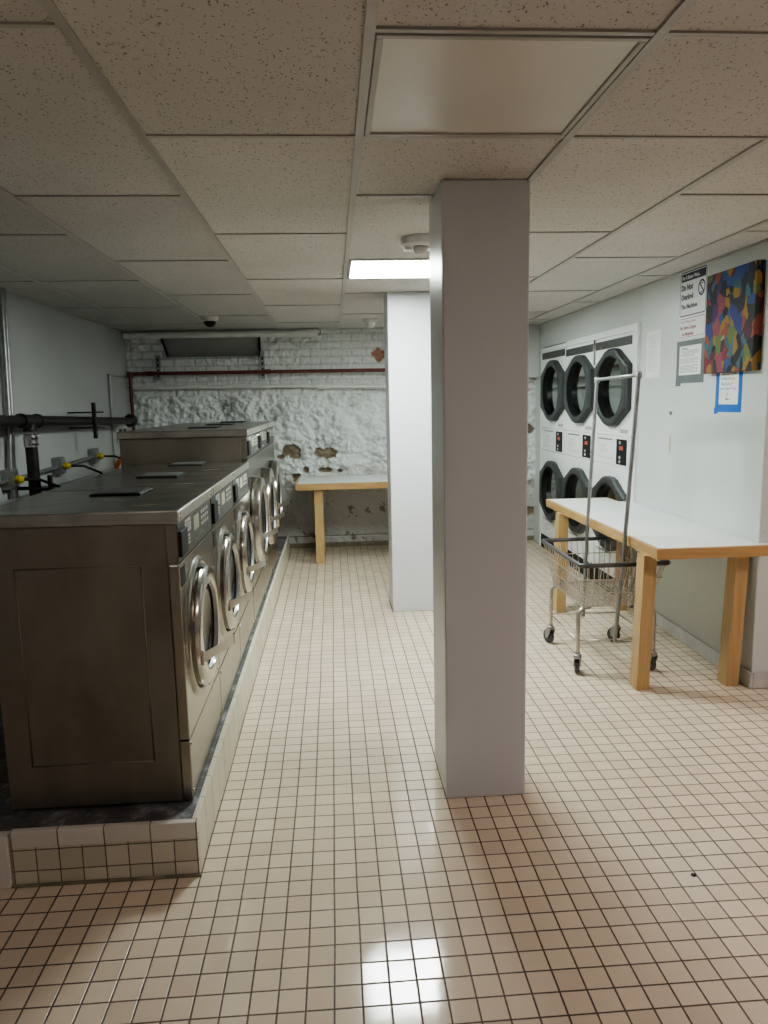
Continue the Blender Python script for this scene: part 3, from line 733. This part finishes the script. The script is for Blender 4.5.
# ------------------------------------------------------------------ dryers
DX = 2.15
def resample(loop, n):
    out = []; L_ = [Vector(p) for p in loop]; m_ = len(L_)
    seg = [(L_[(i+1) % m_]-L_[i]).length for i in range(m_)]; tot = sum(seg)
    for k in range(n):
        d_ = tot*k/n; i = 0
        while d_ > seg[i]: d_ -= seg[i]; i += 1
        out.append(L_[i].lerp(L_[(i+1) % m_], d_/seg[i]))
    return out
HW, HH, VS, TF = .335, .292, .160, .085
def oct_at(ang, s):
    # radius of the door outline in direction ang
    pts = [(HW, -VS), (HW, VS), (TF+.03, HH*.95), (TF-.03, HH*.995), (-TF+.03, HH*.995), (-TF-.03, HH*.95), (-HW, VS), (-HW, -VS), (-TF-.03, -HH*.95), (-TF+.03, -HH*.995), (TF-.03, -HH*.995), (TF+.03, -HH*.95)]
    dx, dy = math.cos(ang), math.sin(ang); best = 9
    for a, b in zip(pts, pts[1:]+pts[:1]):
        ex, ey = b[0]-a[0], b[1]-a[1]; den = dx*ey-dy*ex
        if abs(den) < 1e-9: continue
        t = (a[0]*ey-a[1]*ex)/den; u = (a[0]*dy-a[1]*dx)/den
        if t > 0 and -1e-6 <= u <= 1+1e-6: best = min(best, t)
    return dx*best*s, dy*best*s
KEY = sorted(set([2*PI*k/96 for k in range(96)]+[math.atan2(sy*VS, sx*HW) % (2*PI) for sx in (-1, 1) for sy in (-1, 1)]))
def oloop(yc, zc, x, s): return [(x, yc+oct_at(a, s)[0], zc+oct_at(a, s)[1]) for a in KEY]
def eloop(yc, zc, x, ry, rz):
    out = []
    for a in KEY:
        r = 1/math.sqrt((math.cos(a)/ry)**2+(math.sin(a)/rz)**2); out.append((x, yc+r*math.cos(a), zc+r*math.sin(a)))
    return out
def rloop(yc, zc, x, ya, yb, za, zb):
    out = []
    for a in KEY:
        c, s_ = math.cos(a), math.sin(a); t = 9
        if c > 1e-6: t = min(t, (yb-yc)/c)
        if c < -1e-6: t = min(t, (ya-yc)/c)
        if s_ > 1e-6: t = min(t, (zb-zc)/s_)
        if s_ < -1e-6: t = min(t, (za-zc)/s_)
        out.append((x, yc+c*t, zc+s_*t))
    return out
def dryer(label, y0, ztop, first):
    W = .765; ZT = 2.0
    t = thing('stacked_dryer', label, 'tumble dryer', (DX+.3, y0+W/2, 0), 'white double stacked tumble dryers at the right wall')
    yc = y0+W/2-.035; ya, yb = y0+.002, y0+W-.002
    DO = ((1.612, 'u'), (.640, 'l'))
    cb_ = MB().box(DX+.09, DX+.62, ya, yb, .145, ZT)
    for ((zc, nm), (za, zb)) in zip(DO, ((1.248, ZT), (.145, 1.018))):
        cb_.loft([rloop(yc, zc, DX+.09, ya, yb, za, zb), rloop(yc, zc, DX, ya, yb, za, zb), eloop(yc, zc, DX, .262, .243), eloop(yc, zc, DX+.09, .262, .243)])
    cb_.box(DX, DX+.09, ya, yb, 1.021, 1.245)
    cb_.build('cabinet', 'wpaint', t)
    MB().box(DX+.004, DX+.6, ya, yb, 0, .143).build('kick_plate', 'black', t)
    st = MB().box(DX-.004, DX, y0+.03, y0+W-.004, ztop-.045, ztop+.018, .001, 1).build('vent_strip', 'dark_panel', t)
    for k in range(3): MB().lathe([(.007, 0), (.005, -.003)], (DX-.004, y0+.12+.26*k, ztop-.03), 'X', 8, False, True).build('screw', 'chrome', st)
    for zc, nm in DO:
        d_ = MB().loft([oloop(yc, zc, DX-.001, 1.0), oloop(yc, zc, DX-.034, 1.0), oloop(yc, zc, DX-.044, .975), oloop(yc, zc, DX-.050, .93),
                        eloop(yc, zc, DX-.050, .266, .246), eloop(yc, zc, DX-.044, .254, .234)]).build('door', 'grille', t)
        MB().loft([eloop(yc, zc, DX-.044, .254, .234), eloop(yc, zc, DX-.02, .253, .233), eloop(yc, zc, DX+.006, .250, .230)], False, False, True).build('drum_rim', 'drum', d_)
        MB().loft([eloop(yc, zc, DX+.005, .250, .230), eloop(yc, zc, DX+.005, .12, .12), eloop(yc, zc, DX+.005, .001, .001)], False, False, True).build('door_glass', 'glass', d_)
        if nm == 'u': MB().box(DX-.001, DX, y0+.06, y0+.21, 1.272, 1.30).build('rating_label', 'label', t)
    cp = MB().box(DX-.006, DX, y0+.075, y0+.265, 1.035, 1.225, .002, 1).build('coin_panel', 'black', t)
    for z in (1.20, 1.09, 1.058): MB().lathe([(.013, 0), (.011, -.005)], (DX-.006, y0+.19, z), 'X', 12, False, True).build('button', 'label', cp)
    MB().box(DX-.008, DX-.006, y0+.13, y0+.20, 1.145, 1.175, .001, 1).build('price_display', 'redled', cp)
    def flap(ya, yb_, za, zb_, nm):
        f = MB(); f.quad((DX-.001, ya, za), (DX-.001, yb_, za), (DX-.001, yb_, zb_), (DX-.001, ya, zb_)); o = f.build(nm, 'wpaint', t)
        e = MB().loft([[(DX-.0018, ya, za), (DX-.0018, yb_, za), (DX-.0018, yb_, zb_), (DX-.0018, ya, zb_)], [(DX-.0018, ya+.004, za+.004), (DX-.0018, yb_-.004, za+.004), (DX-.0018, yb_-.004, zb_-.004), (DX-.0018, ya+.004, zb_-.004)]]).build('outline', 'label', o)
        g = MB()
        for k, ln in enumerate((.14, .10, .16, .12)): g.box(DX-.0016, DX-.001, yb_-.05-ln, yb_-.05, zb_-.055-.018*k, zb_-.051-.018*k)
        g.build('printing', 'label', o)
        MB().tube([(DX-.006, ya+.02, zb_-.004), (DX-.006, yb_-.02, zb_-.004)], .004, 6).build('pull', 'galv', o)
    flap(y0+.34, y0+.66, 1.07, 1.222, 'lint_flap')
    flap(y0+.34, y0+.66, .17, .325, 'lint_flap')
    return t
dryer('white stacked pair of tumble dryers farthest back beside the stone wall', 6.72, 1.972, False)
dryer('white stacked pair of tumble dryers in the middle of the three', 5.955, 1.958, False)
dryer('white stacked pair of tumble dryers closest, behind the cart rack and table end', 5.19, 1.958, True)
fr = MB(); fr.box(DX-.003, XR+.03, D0, 5.187, 0.0, 2.003, .003).box(DX-.003, XR+.03, D0, 6.72, 2.003, 2.052, .003).box(DX-.003, XR+.03, 6.72, D1, 2.003, 2.04, .003).box(DX-.003, XR+.03, 7.489, D1, 0, 2.003, .003)
struct(fr.build('trim_12', 'wpaint'))
tag(MB().tube([(DX-.012, 5.955, 2.0), (DX-.012, 5.955, 1.80)], .007, 8).build('door_latch_bar', 'galv'), 'short vertical chrome bar between the tops of the two closest dryers', 'bar')

# ------------------------------------------------------------------ right wall: signs, painting, notes
XS = XR-.0002
def sheet(name, par, y_far, y_near, z0, z1, x, mat, th=.002, bev=0):
    return MB().box(x-th, x, y_near, y_far, z0, z1, bev, 1).build(name, mat, par)
def ring(mb, yf, yn, z0, z1, x, w, r=.02, th=.0005):
    def rr(inset):
        pts = []
        for cy, cz, a0 in ((yf-r, z1-r, 0), (yn+r, z1-r, 90), (yn+r, z0+r, 180), (yf-r, z0+r, 270)):
            for k in range(5):
                a = math.radians(a0+k*22.5); pts.append((x, cy+math.cos(a)*(r-inset), cz+math.sin(a)*(r-inset)))
        return pts
    a, b_ = rr(0), rr(w)
    va = [mb.b.verts.new(p) for p in a]; vb = [mb.b.verts.new(p) for p in b_]; n = len(va)
    for i in range(n): mb.b.faces.new((va[i], va[(i+1) % n], vb[(i+1) % n], vb[i]))
sgn = thing('warning_sign', 'white sign with navy header and Do Not Overload wording on the right wall', 'sign', (XS, 4.38, 2.07))
YF, YN = 4.55, 4.215
zt_, zb_ = 2.286, 2.012
sheet('backing', sgn, YF, YN, zb_, zt_, XS, 'paper')
b = MB(); ring(b, YF-.006, YN+.006, zb_+.006, zt_-.004, XS-.0026, .006); b.build('border', 'navy', sgn)
sheet('header_band', sgn, YF-.02, YN+.02, zt_-.062, zt_-.016, XS-.002, 'navy', .001)
text('lettering', 'For A Better Wash...', .032, 'paper', sgn, (XS-.0034, YF-.028, zt_-.050), sx=.83, bold=.0006)
text('lettering', 'Do Not', .043, 'ink', sgn, (XS-.0026, YF-.022, zt_-.112), bold=.0034)
text('lettering', 'Overload', .043, 'ink', sgn, (XS-.0026, YF-.022, zt_-.168), bold=.0034, sx=.9)
text('lettering', 'The Machines', .036, 'ink', sgn, (XS-.0026, YF-.022, zt_-.222), bold=.002, sx=1.02)
b = MB(); cy, cz, rr_ = YN+.063, zt_-.122, .042
vo_, vi_ = [], []
for k in range(32):
    a = 2*PI*k/32; vo_.append(b.b.verts.new((XS-.0027, cy+rr_*math.cos(a), cz+rr_*1.1*math.sin(a)))); vi_.append(b.b.verts.new((XS-.0027, cy+(rr_-.010)*math.cos(a), cz+(rr_-.010)*1.1*math.sin(a))))
for k in range(32): b.b.faces.new((vo_[k], vo_[(k+1) % 32], vi_[(k+1) % 32], vi_[k]))
b.quad((XS-.0028, cy+.032, cz+.026), (XS-.0028, cy+.026, cz+.034), (XS-.0028, cy-.032, cz-.026), (XS-.0028, cy-.026, cz-.034))
for zz in (.022, -.030): b.quad((XS-.0027, cy+.014, cz+zz), (XS-.0027, cy-.014, cz+zz), (XS-.0027, cy-.014, cz+zz+.006), (XS-.0027, cy+.014, cz+zz+.006))
b.build('prohibition_symbol', 'navy', sgn)
sg2 = thing('warning_sign', 'white Spanish sign with thin red border under the Do Not Overload sign', 'sign', (XS, 4.38, 1.96))
sheet('backing', sg2, YF, YN, 1.888, 2.012, XS, 'paper')
b = MB(); ring(b, YF-.006, YN+.006, 1.892, 2.005, XS-.0026, .0035, .014); b.build('border', 'redink', sg2)
text('lettering', 'Para Un Mejor Lavado', .020, 'redink', sg2, (XS-.0026, YF-.03, 1.978), sx=1.02)
text('lettering', 'No Sobre Cargue', .030, 'redink', sg2, (XS-.0026, YF-.018, 1.940), sx=.93, bold=.0010)
text('lettering', 'Las Maquinas', .030, 'redink', sg2, (XS-.0026, YF-.045, 1.903), sx=.93, bold=.0010)

def lines(mb, yf, yn, z1, z0, n, x, h=.0028, seed=1, gap=()):
    rnd = random.Random(seed); dz = (z1-z0)/n
    for k in range(n):
        if k in gap: continue
        y = yf; end = yn+rnd.choice((0, 0, .01, .05))
        while y > end+.008:
            w = rnd.uniform(.010, .028); mb.quad((x, y, z1-k*dz), (x, max(y-w, end), z1-k*dz), (x, max(y-w, end), z1-k*dz-h), (x, y, z1-k*dz-h)); y -= w+.005
nt_ = thing('taped_notice', 'printed notice framed with grey duct tape below the signs', 'notice', (XS, 4.39, 1.74))
sheet('tape_frame', nt_, 4.565, 4.215, 1.615, 1.872, XS, 'grey_tape', .001)
sheet('tape_frame', nt_, 4.567, 4.50, 1.598, 1.64, XS-.0002, 'grey_tape', .001)
pg = sheet('page', nt_, 4.525, 4.255, 1.665, 1.84, XS-.001, 'paper', .001)
b = MB(); lines(b, 4.51, 4.28, 1.812, 1.675, 17, XS-.0024, .003, 3, (5, 10)); b.build('printing', 'ink', pg)
text('printing', 'Attention', .022, 'ink', pg, (XS-.0024, 4.505, 1.818), sx=1.)
nt_ = thing('taped_note', 'handwritten white note framed with blue painter tape under the painting', 'notice', (XS, 3.93, 1.55))
sheet('tape_frame', nt_, 4.07, 3.80, 1.445, 1.70, XS, 'blue_tape', .001)
sheet('tape_frame', nt_, 4.08, 4.04, 1.435, 1.47, XS-.0002, 'blue_tape', .001)
pg = sheet('page', nt_, 4.03, 3.835, 1.488, 1.68, XS-.001, 'paper', .001)
b = MB(); rnd = random.Random(4)
for k, (ya, yb_) in enumerate(((4.0, 3.86), (4.015, 3.87), (4.005, 3.88), (4.02, 3.85), (3.95, 3.93), (3.96, 3.90))):
    z = 1.655-.028*k; y = ya; pts = []
    while y > yb_: pts.append((XS-.0026, y, z+rnd.uniform(-.007, .007))); y -= rnd.uniform(.004, .008)
    if len(pts) > 1: b.tube(pts, .0011, 4)
b.build('handwriting', 'ink', pg)
nt_ = thing('paper_notice', 'small white typed sheet on the right wall between the dryers and the signs', 'notice', (XS, 4.9, 1.82))
sheet('page', nt_, 5.02, 4.80, 1.665, 1.975, XS, 'paper', .001)
b = MB(); lines(b, 4.99, 4.84, 1.945, 1.70, 22, XS-.0014, .0028, 5, (8, 15)); b.build('printing', 'label', nt_)
for (y_, z_, w_, h_, mt, lb) in ((4.62, 1.43, .05, .03, 'grey_tape', 'scrap of greenish tape stuck on the right wall above the table'), (4.615, 1.235, .022, .15, 'wood_z', 'thin brown chipped strip on the right wall above the table')):
    b = MB(); pts = []
    for k in range(10):
        a = 2*PI*k/10; r_ = random.uniform(.7, 1.1); pts.append(b.b.verts.new((XS-.0008, y_+w_/2*math.cos(a)*r_, z_+h_/2*math.sin(a)*r_)))
    b.b.faces.new(pts); tag(b.build('paint_chip' if mt == 'wood_z' else 'tape_scrap', mt), lb, 'mark')
pt = thing('painting', 'colourful abstract canvas painting on the right wall beside the signs', 'painting', (XS, 3.89, 1.93))
cv = MB().box(XS-.046, XS, 3.64, 4.135, 1.66, 2.20, .004, 2); o = cv.build('canvas', 'canvas', pt)

# ------------------------------------------------------------------ laundry cart
CX, CY = 1.545, 4.12
ct = thing('laundry_cart', 'wire laundry cart with tall hanging rack parked half under the right table', 'laundry cart', (CX, CY, 0))
RZ, BZ = .648, .39
rim = [(1.302, 3.757), (1.792, 3.757), (1.792, 4.505), (1.302, 4.505)]; bot = [(1.352, 3.875), (1.742, 3.875), (1.742, 4.43), (1.352, 4.43)]
def rect_loop(cs, z, r=.03, k=4):
    out = []; cx = sum(c[0] for c in cs)/4; cy = sum(c[1] for c in cs)/4
    for i, (x, y) in enumerate(cs):
        sx_ = 1 if x > cx else -1; sy_ = 1 if y > cy else -1
        a0 = {(-1, -1): 180, (1, -1): 270, (1, 1): 0, (-1, 1): 90}[(sx_, sy_)]
        for q in range(k+1):
            a = math.radians(a0+90*q/k); out.append((x-sx_*r+math.cos(a)*r, y-sy_*r+math.sin(a)*r, z))
    return out
MB().tube(rect_loop(rim, RZ), .0125, 10, True).build('rim', 'cartrim', ct)
wb = MB()
def lerpc(t_): return [(b_[0]*(1-t_)+a[0]*t_, b_[1]*(1-t_)+a[1]*t_) for a, b_ in zip(rim, bot)]
for t_ in (0, .33, .66): wb.tube(rect_loop(lerpc(t_), BZ+(RZ-BZ)*t_, .02, 3), .0034, 5, True)
def between(a, b_, n): return [(a[0]+(b_[0]-a[0])*i/n, a[1]+(b_[1]-a[1])*i/n) for i in range(n+1)]
for e in range(4):
    n = 13 if e % 2 == 0 else 18
    A = between(rim[e], rim[(e+1) % 4], n); B = between(bot[e], bot[(e+1) % 4], n)
    for pa, pb_ in list(zip(A, B))[1:-1]: wb.tube([(pb_[0], pb_[1], BZ), (pa[0], pa[1], RZ)], .0026, 5)
for i in range(1, 14): x = bot[0][0]+(bot[1][0]-bot[0][0])*i/14; wb.tube([(x, bot[0][1], BZ), (x, bot[2][1], BZ)], .0024, 5)
for i in range(1, 20): y = bot[0][1]+(bot[2][1]-bot[0][1])*i/20; wb.tube([(bot[0][0], y, BZ+.002), (bot[1][0], y, BZ+.002)], .0024, 5)
wb.build('wire_basket', 'cartwire', ct)
legs = [(1.336, 4.40), (1.330, 3.87), (1.750, 4.37), (1.760, 3.86)]
for i, (x, y) in enumerate(legs):
    sx_ = 1 if x < CX else -1; sy_ = 1 if y < CY else -1
    lg = MB().tube([(x, y, .115), (x, y, .335), (x+sx_*.008, y+sy_*.004, .36), (x+sx_*.03, y+sy_*.012, .378), (x+sx_*.07, y+sy_*.02, .383)], .0115, 12)
    leg = lg.build('leg', 'cartwire', ct)
    cs = thing_part = bpy.data.objects.new('caster', None)
    bpy.data.objects.remove(cs)
    a = math.radians((20, -15, 30, 10)[i]); dx, dy = math.cos(a+PI/2), math.sin(a+PI/2); nx, ny = math.cos(a), math.sin(a)
    wx, wy = x+dx*.02, y+dy*.02
    fk = MB().lathe([(.02, .095), (.024, .10), (.024, .115), (.014, .12), (.012, .135)], (x, y, 0), 'Z', 16, True, True)
    for s_ in (-1, 1):
        ox, oy = nx*s_*.017, ny*s_*.017
        pts = []
        for (u, z) in ((-.022, .098), (.022, .098), (.034, .07), (.026, .038), (.012, .038), (-.012, .07)):
            pts.append((x+dx*u+ox, y+dy*u+oy, z))
        o2 = [(p_[0]+nx*s_*.003, p_[1]+ny*s_*.003, p_[2]) for p_ in pts]
        fk.loft([pts, o2], True, True)
    pts = [(x-dx*.024-nx*.02, y-dy*.024-ny*.02), (x-dx*.024+nx*.02, y-dy*.024+ny*.02), (x+dx*.026+nx*.02, y+dy*.026+ny*.02), (x+dx*.026-nx*.02, y+dy*.026-ny*.02)]
    fk.hull8([(*p_, .095) for p_ in pts]+[(*p_, .101) for p_ in pts])
    cas = fk.build('caster_fork', 'caster', ct)
    wh = MB()
    prof = [(.008, -.013), (.036, -.013), (.043, -.010), (.0455, -.004), (.0455, .004), (.043, .010), (.036, .013), (.008, .013)]
    rings = []
    for r_, t_ in prof:
        rings.append([(wx+nx*t_+dx*r_*math.cos(2*PI*j/28), wy+ny*t_+dy*r_*math.cos(2*PI*j/28), .046+r_*math.sin(2*PI*j/28)) for j in range(28)])
    wh.loft(rings, True, True, True).build('wheel', 'rubber', cas)
br = MB()
zb1 = .195
L4 = [legs[0], legs[2], legs[3], legs[1]]
for i in range(4):
    a, b_ = L4[i], L4[(i+1) % 4]; br.tube([(a[0], a[1], zb1), (b_[0], b_[1], zb1)], .0045, 8)
br.build('brace', 'cartwire', ct)
rk = MB()
lp_, rp_ = [(1.545, 4.40, .17), (1.558, 4.40, .70), (1.600, 4.40, 1.645)], [(1.532, 3.845, .19), (1.568, 3.85, .62), (1.630, 3.86, 1.655)]
p1 = rk.tube(lp_, .0105, 10).build('rack_post', 'galv', ct)
MB().tube(rp_, .0115, 10).build('rack_post', 'galv', ct)
MB().tube([lp_[-1], rp_[-1]], .0105, 10).build('rack_bar', 'galv', ct)
for q in (lp_[-1], rp_[-1]): MB().lathe([(.008, -.022), (.016, -.018), (.017, 0), (.015, .012), (.008, .018)], q, 'Z', 14, True, True).build('corner_fitting', 'galv', ct)

# small dark spot of dirt lying on the tiles
tag(MB().lathe([(.009, 0), (.0085, .002), (.004, .003)], (1.123, 2.106, 0), 'Z', 14, True, True).build('dirt_speck', 'black'), 'small round black speck lying on the floor tiles at lower right', 'debris')

# ------------------------------------------------------------------ camera
f_px, yaw, pit, rol = 733.27, .0665996, .1491285, -.0205744
cyw, syw, cp_, sp_ = math.cos(yaw), math.sin(yaw), math.cos(pit), math.sin(pit)
fwd = Vector((syw*cp_, cyw*cp_, -sp_)); right = Vector((cyw, -syw, 0)); up = right.cross(fwd)
r2 = math.cos(rol)*right+math.sin(rol)*up; u2 = -math.sin(rol)*right+math.cos(rol)*up
cam = bpy.data.cameras.new('camera'); co = bpy.data.objects.new('camera', cam); COL.objects.link(co)
mt = Matrix(((r2.x, u2.x, -fwd.x, 0), (r2.y, u2.y, -fwd.y, 0), (r2.z, u2.z, -fwd.z, 1.54), (0, 0, 0, 1)))
co.matrix_world = mt
cam.sensor_fit = 'VERTICAL'; cam.sensor_height = 24; cam.lens = f_px/1024*24; cam.clip_start = .02
SC.camera = co

w = bpy.data.worlds.new('world'); SC.world = w; w.use_nodes = True
w.node_tree.nodes['Background'].inputs[0].default_value = (.5, .5, .52, 1); w.node_tree.nodes['Background'].inputs[1].default_value = .1
SC.view_settings.view_transform = 'AgX'; SC.view_settings.look = 'AgX - Medium High Contrast'; SC.view_settings.exposure = .42
SC.cycles.max_bounces = 10; SC.cycles.diffuse_bounces = 6; SC.cycles.glossy_bounces = 5
SC.cycles.use_denoising = True
SC.cycles.sample_clamp_indirect = 6
